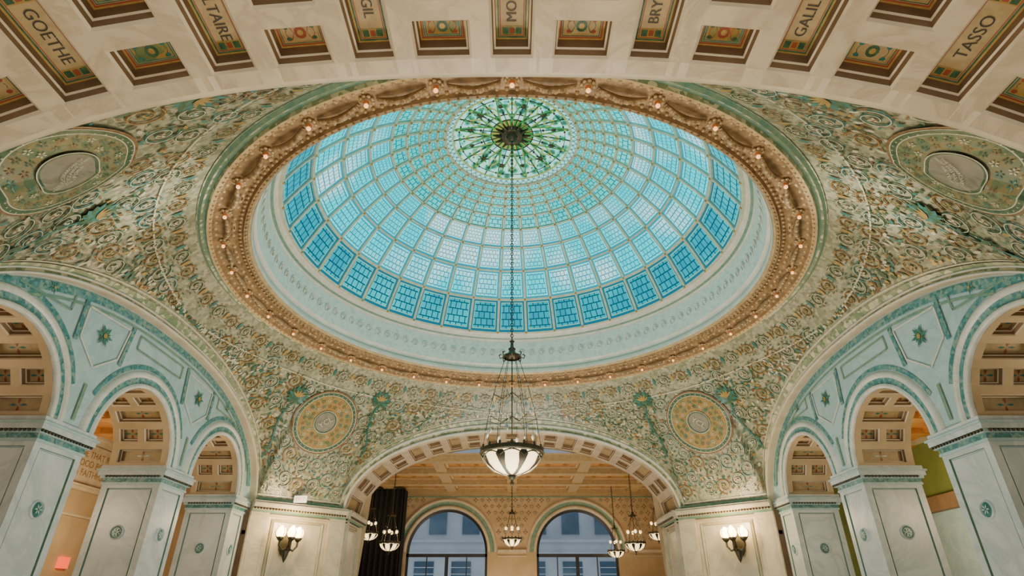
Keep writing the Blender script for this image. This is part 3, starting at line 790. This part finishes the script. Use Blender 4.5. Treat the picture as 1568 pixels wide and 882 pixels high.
# ---------------------------------------------------------------- chandeliers
def chandelier(cx,cy,cz,k,ztop,name,light,main=False):
    par=empty(name,(cx,cy,cz))
    mb=MB(); gl=MB(); cr=MB(); ch=MB()
    gl.revolve([(k*r,k*z) for r,z in ((.97,.02),(.93,-.12),(.80,-.32),(.58,-.50),(.32,-.60),(.08,-.63))],(cx,cy,cz),32,0)
    c=(cx,cy,cz)
    mb.revolve([(k*r,k*z) for r,z in ((.95,.0),(1.03,.0),(1.07,.06),(1.02,.11),(1.05,.16),(.97,.17),(.95,.05))],c,32,0)
    for j in range(16):
        t=2*pi*j/16; q=(cx+k*1.0*math.sin(t),cy+k*1.0*math.cos(t),cz+k*.20); mb.ball(q,k*.055,0,6,1.5)
    for j in range(8):
        t=2*pi*(j+.5)/8
        arc=[(.975,0),(.945,-.12),(.815,-.33),(.60,-.51),(.33,-.615),(.05,-.65)]
        def f(u,v):
            r,z=arc[u]; w=(.085,.16,.10,.05,.05,.06)[u]; return (cx+k*1.01*(r*math.sin(t)+v*w*math.cos(t)),cy+k*1.01*(r*math.cos(t)-v*w*math.sin(t)),cz+k*(z-.012))
        mb.grid(f,list(range(6)),[-1,0,1],0)
        for s_ in (-1,1):
            mb.tube([(cx+k*.99*math.sin(t+s_*q*.39),cy+k*.99*math.cos(t+s_*q*.39),cz+k*(-.02-.16*(1-q)**2)) for q in lin(0,1,6)],k*.022,0,5)
    mb.revolve([(k*r,k*z) for r,z in ((.0001,-.98),(.03,-.95),(.07,-.88),(.03,-.82),(.05,-.78),(.11,-.72),(.13,-.66),(.08,-.62))],c,14,0)
    H=(3.45 if main else 2.6)*k
    nw=6 if main else 4
    for j in range(nw):
        t=2*pi*(j+.5)/nw
        def w(q): r=k*(.97-.75*q+ (.10*math.sin(q*pi))); return (cx+r*math.sin(t),cy+r*math.cos(t),cz+k*.15+(H-k*.15)*q)
        mb.tube([w(q) for q in lin(0,1,12)],k*(.013 if main else .03),0,4)
        for q in ((.2,.45,.7) if main else (.3,.6)):
            p=w(q); cr.ball((p[0],p[1],p[2]-k*.03),k*.035,0,6,1.5)
    if main:
        for (zz,R_,nn) in ((1.05,.86,8),(1.9,.66,6)):
            for j in range(nn):
                t=2*pi*(j+.25)/nn; x,y=cx+k*R_*math.sin(t),cy+k*R_*math.cos(t)
                mb.tube([(cx,cy,cz+k*(zz+.25)),(cx+.5*k*R_*math.sin(t),cy+.5*k*R_*math.cos(t),cz+k*(zz-.02)),(x,y,cz+k*(zz+.12))],k*.014,0,4)
                mb.tube([(x,y,cz+k*(zz+.12)),(x,y,cz+k*(zz-.28))],k*.008,0,4)
                cr.revolve([(.0001,-.14*k),(.05*k,-.07*k),(.07*k,0),(.03*k,.06*k),(.0001,.09*k)],(x,y,cz+k*(zz-.33)),6,0)
        mb.tube([(cx,cy,cz+k*.1),(cx,cy,cz+H)],k*.02,0,6)
    else:
        for j in range(4):
            t=2*pi*j/4; x,y=cx+k*.62*math.sin(t),cy+k*.62*math.cos(t)
            mb.tube([(cx,cy,cz+k*1.1),(cx+k*.35*math.sin(t),cy+k*.35*math.cos(t),cz+k*.95),(x,y,cz+k*1.25)],k*.03,0,5)
            gl.ball((x,y,cz+k*1.1),k*.15,0,8,1.2)
        mb.tube([(cx,cy,cz+k*.1),(cx,cy,cz+H)],k*.03,0,6)
    mb.revolve([(k*r,H+k*z) for r,z in ((.30,-.05),(.34,.0),(.30,.05),(.16,.12),(.10,.24),(.14,.30),(.06,.38),(.05,.55),(.10,.60),(.0001,.68))],c,16,0)
    for j in range(8):
        t=2*pi*j/8; mb.tube([(cx+k*r*math.sin(t),cy+k*r*math.cos(t),cz+H+k*z) for r,z in ((.28,.0),(.42,-.06),(.46,.06),(.38,.10))],k*.022,0,5)
    mb.build('bronze_frame',[bronze],par); gl.build('glass_bowl',[glassbowl],par); cr.build('glass_drops',[crystal],par)
    z=cz+H+k*.66; ll=.011; i=0
    while z<ztop:
        pts=[]
        for q in range(8):
            t=2*pi*q/8; a=.0042*math.cos(t); b_=ll*.62*math.sin(t)
            pts.append((cx+(a if i%2 else 0),cy+(0 if i%2 else a),z+ll*.5+b_))
        ch.tube(pts,.0019,0,4,True); z+=ll; i+=1
    ch.revolve([(.0001,-.012),(.015,-.008),(.022,0)],(cx,cy,ztop),12,0)
    ch.build('chain',[bronze],par)
    if light: point('bowl_light',(cx,cy,cz+k*.5),(1,.75,.45),light,.25,par)
chandelier(0,0,.438,.100,ZD+RD-.035,'chandelier',45,True)
CZ=.80
for (x,y,z,k) in ((0,2.1,.385,.062),(-.746,1.9,.342,.062),(-.97,2.3,.44,.062),(.75,1.9,.342,.062),(.99,2.3,.44,.062),(.73,2.5,.346,.058)):
    chandelier(x,y,z,k,CZ-.002,'pendant_chandelier',16)
# ---------------------------------------------------------------- far room
YB=2.70
mb=MB()
mp=lambda a,d,z:(a,YB+d,z)
arched_wall(mb,mp,-1.5,1.5,FL,CZ,[(-.48,.30,.36,0.0),(.48,.30,.36,0.0)],.08,0,1,False,True)
for c in (-.48,.48):
    prof=[(0,0),(.0,-.012),(.015,-.014),(.02,-.006),(.05,-.006),(.055,-.016),(.07,-.012),(.075,0)]
    mb.grid(lambda t,k:(c-(.30+prof[k][0])*math.cos(t),YB+prof[k][1],.36+(.30+prof[k][0])*math.sin(t)),[pi*i/40 for i in range(41)],list(range(8)),lambda a,b:(1,1,1,2,1,1,1)[b])
for (z0,z1,e,m) in ((.775,.80,.03,1),(.755,.775,.018,1),(.74,.747,.006,2),(.355,.375,.02,1),(.33,.336,.008,1)):
    for (a0,a1) in ((-1.5,1.5),) if z0>.5 else ((-1.5,-.855),(-.105,.105),(.855,1.5)):
        mb.box(a0,a1,YB-e,YB,z0,z1,m)
for k in range(52):
    for row in range(7):
        a=-1.275+k*.05+.025*(row%2); z=.72-row*.045
        if min(math.hypot(a+.48,z-.36),math.hypot(a-.48,z-.36))<.40: continue
        rosette(mb,lambda u,v,d:(u,YB+d*.6,v),a,z,.021,(3,4,1) if (row+k)%2 else (5,3,1),8)
mb.build('wall_far',[beige,creamsh,greenb,tan,mteal,mbrown])
for wi,c in enumerate((-.48,.48)):
    mb=MB(); y=YB+.05
    def bx(a0,a1,z0,z1,m=0): mb.box(a0,a1,y-.008,y+.008,z0,z1,m)
    mb.grid(lambda t,k:(c-(.30,.282,.282)[k]*math.cos(t),y-(.01,.01,-.01)[k],.36+(.30,.282,.282)[k]*math.sin(t)),[pi*i/40 for i in range(41)],[0,1,2],0)
    bx(c-.3,c-.282,0,.36); bx(c+.282,c+.3,0,.36); bx(c-.3,c+.3,.330,.352); bx(c-.3,c+.3,.18,.19)
    bx(c-.012,c+.012,0,.33); bx(c-.15,c-.143,.0,.33); bx(c+.143,c+.15,0,.33); bx(c-.3,c+.3,-.01,.01)
    mb.build('window_%d'%(wi+1),[dark])
mb=MB()
y0=A+.33; 
mb.face([(-1.5,y0,CZ),(1.5,y0,CZ),(1.5,YB,CZ),(-1.5,YB,CZ)],0)
for x in lin(-1.35,1.35,6):
    mb.box(x-.035,x+.035,y0,YB,CZ-.035,CZ,1); mb.box(x-.045,x+.045,y0,YB,CZ-.012,CZ-.001,2)
for y in lin(y0+.03,YB-.05,3):
    mb.box(-1.5,1.5,y-.035,y+.035,CZ-.045,CZ,1); mb.box(-1.5,1.5,y-.045,y+.045,CZ-.012,CZ-.001,2)
for x in lin(-1.35,1.35,24):
    for y in lin(y0+.03,YB-.05,12): mb.box(x-.012,x+.012,y-.012,y+.012,CZ-.014,CZ-.001,3)
mb.build('ceiling_far_room',[wood,tan,beige,mgold])
mb=MB()
for s_ in (-1,1):
    mb.face([(s_*1.5,A+.1,FL),(s_*1.5,YB,FL),(s_*1.5,YB,CZ),(s_*1.5,A+.1,CZ)],0)
    for z in (.36,.76): mb.box(min(s_*1.5,s_*1.48),max(s_*1.5,s_*1.48),A+.33,YB,z,z+.02,1)
K=60
I=IN['far']
for i in range(K):
    a,b_=-1.5+3*i/K,-1.5+3*(i+1)/K
    za=I.z(a) if abs(a)<.85 else FL; zb=I.z(b_) if abs(b_)<.85 else FL
    mb.face([(a,A+.33,za),(b_,A+.33,zb),(b_,A+.33,1.0),(a,A+.33,1.0)],0)
mb.build('wall_far_room_sides',[beige,creamsh])
mb=MB()
mb.grid(lambda u,v:(u,2.48+.012*math.sin(u*160),v),lin(-1.09,-.79,70),[FL,.765],0); mb.grid(lambda u,v:(-.79+.01*math.sin(u*160),u,v),lin(2.48,2.62,30),[FL,.765],0)
mb.tube([(-1.1,2.48,.768),(-.78,2.48,.768)],.005,1,6)
mb.build('black_stage_curtain',[black,dark])
# ---------------------------------------------------------------- side rooms
for side,s_ in (('left',-1),('right',1)):
    mb=MB(); X=s_*2.2
    mb.face([(X,-2,FL),(X,1.9,FL),(X,1.9,.80),(X,-2,.80)],1 if s_>0 else 0)
    mb.face([(X,1.9,FL),(s_*1.42,1.9,FL),(s_*1.42,1.9,.80),(X,1.9,.80)],1 if s_>0 else 0)
    for (z0,z1,e) in ((.775,.80,.04),(.75,.775,.02),(.52,.535,.03),(.535,.545,.045),(.40,.41,.02)) if s_<0 else ((.775,.80,.04),):
        mb.box(min(X,X-s_*e),max(X,X-s_*e),-2,1.9,z0,z1,2)
    if s_<0:
        for yy,tx in ((1.25,'HE THAT READETH\nGOOD BOOKS HATH\nA FAITHFUL FRIEND'),(.40,'A GOOD BOOK IS THE\nPRECIOUS LIFE BLOOD\nOF A MASTER SPIRIT'),(-.5,'THE REAL USE OF\nALL KNOWLEDGE')):
            mb.box(X,X+.01,yy-.36,yy+.36,.555,.745,2)
            for f in text_faces(tx,.046): mb.face([(X+.012,yy+x,.65+y) for x,y in f],3)
            for e in (-.32,.32): 
                rosette(mb,lambda u,v,d:(X+.012-d*.2,u,v),yy+e,.65,.05,(3,4,2)); rosette(mb,lambda u,v,d:(X+.012-d*.2,u,v),yy+e,.585,.03,(3,4,2)); rosette(mb,lambda u,v,d:(X+.012-d*.2,u,v),yy+e,.715,.03,(3,4,2))
        mb.box(X,X+.02,1.16,1.22,.17,.22,5)
    else:
        mb.box(X-.05,X,.2,1.9,.43,.50,6); mb.box(X-.01,X,-2,1.9,FL,.43,7)
    mb.build('wall_outer_'+side,[beige,greenw,creamsh,mgold,mteal,redem,coff_in,tymp])
    mb=MB(); x0,x1=sorted((s_*1.42,X)); 
    mb.face([(x0,-2,.80),(x1,-2,.80),(x1,1.9,.80),(x0,1.9,.80)],0)
    for y in lin(-1.9,1.8,14): mb.box(x0,x1,y-.03,y+.03,.77,.80,1)
    for x in lin(x0+.1,x1-.1,3): mb.box(x-.02,x+.02,-2,1.9,.775,.80,1)
    mb.build('ceiling_side_room_'+side,[wood,wood])
    for y in (-.5,.9): point('side_room_fill',(s_*1.8,y,.35),(1,.76,.46),300,.4)  # unseen fill lights without fixtures, added to brighten the side rooms
# ---------------------------------------------------------------- floor and outside
mb=MB(); mb.box(-2.4,2.4,-3.2,YB+.2,FL-.03,FL,0); mb.build('floor',[floorm])
mb=MB(); Y=4.6
mb.box(-3,3,Y,Y+.5,FL-1,.62,0); mb.box(-3,3,Y+.6,Y+1,FL-1,2.2,0)
for i in range(16):
    x=-2.9+i*.38; mb.box(x,x+.2,Y-.01,Y+.02,.18,.42,1); mb.box(x,x+.2,Y-.01,Y+.02,-.2,.08,1)
    mb.box(x+.05,x+.25,Y+.58,Y+.62,.74,1.0,1); mb.box(x+.05,x+.25,Y+.58,Y+.62,1.1,1.4,1)
    for z in (.24,.30,.36): mb.box(x,x+.2,Y-.015,Y-.008,z,z+.008,0)
for z in (.12,.48,.6): mb.box(-3,3,Y-.03,Y,z,z+.025,0)
mb.build('building_across_street',[facade,facwin])
# ---------------------------------------------------------------- lights
def area(name,p,rot,size,e,col):
    l=bpy.data.lights.new(name,'AREA'); l.shape='DISK'; l.size=size; l.energy=e; l.color=col
    o=bpy.data.objects.new(name,l); o.location=W(p); o.rotation_euler=rot; bpy.context.scene.collection.objects.link(o); return o
area('added_hall_fill',(0,.1,FL+.03),(pi,0,0),7,920,(1,.91,.77))  # fill disc added at floor level to light the vault, no real fixture
area('added_hall_fill',(0,-1.5,FL+.03),(pi,0,0),5,340,(1,.83,.62))  # second added fill disc, under the near bay
area('added_far_room_fill',(0,2.1,FL+.03),(pi,0,0),5,330,(1,.76,.50))  # unseen fill added to brighten the far room from below
gp=locate(1335,300,1.9,1.25)
for s_ in (-1,1):  # spots added only to throw a glare patch on each side pendentive
    tgt=W(PS(s_*gp[0],gp[1])); l=bpy.data.lights.new('added_glare_spot','SPOT'); l.energy=9000; l.spot_size=math.radians(13); l.spot_blend=1; l.color=(1,.96,.9); l.shadow_soft_size=.15
    o=bpy.data.objects.new('added_glare_spot',l); o.location=W((-s_*.5,.7,-.1)); o.rotation_euler=(tgt-o.location).to_track_quat('-Z','Y').to_euler(); bpy.context.scene.collection.objects.link(o)
w=bpy.data.worlds.new('sky'); bpy.context.scene.world=w; w.use_nodes=True
bg=w.node_tree.nodes['Background']; bg.inputs[0].default_value=(.82,.92,1,1); bg.inputs[1].default_value=.82
# ---------------------------------------------------------------- camera
cam=bpy.data.cameras.new('camera'); cam.sensor_width=36; cam.lens=36*878/1568; cam.clip_end=500
co=bpy.data.objects.new('camera',cam); co.location=(0,-CD*S,EZ); co.rotation_euler=(pi/2+th,0,0)
bpy.context.scene.collection.objects.link(co); bpy.context.scene.camera=co
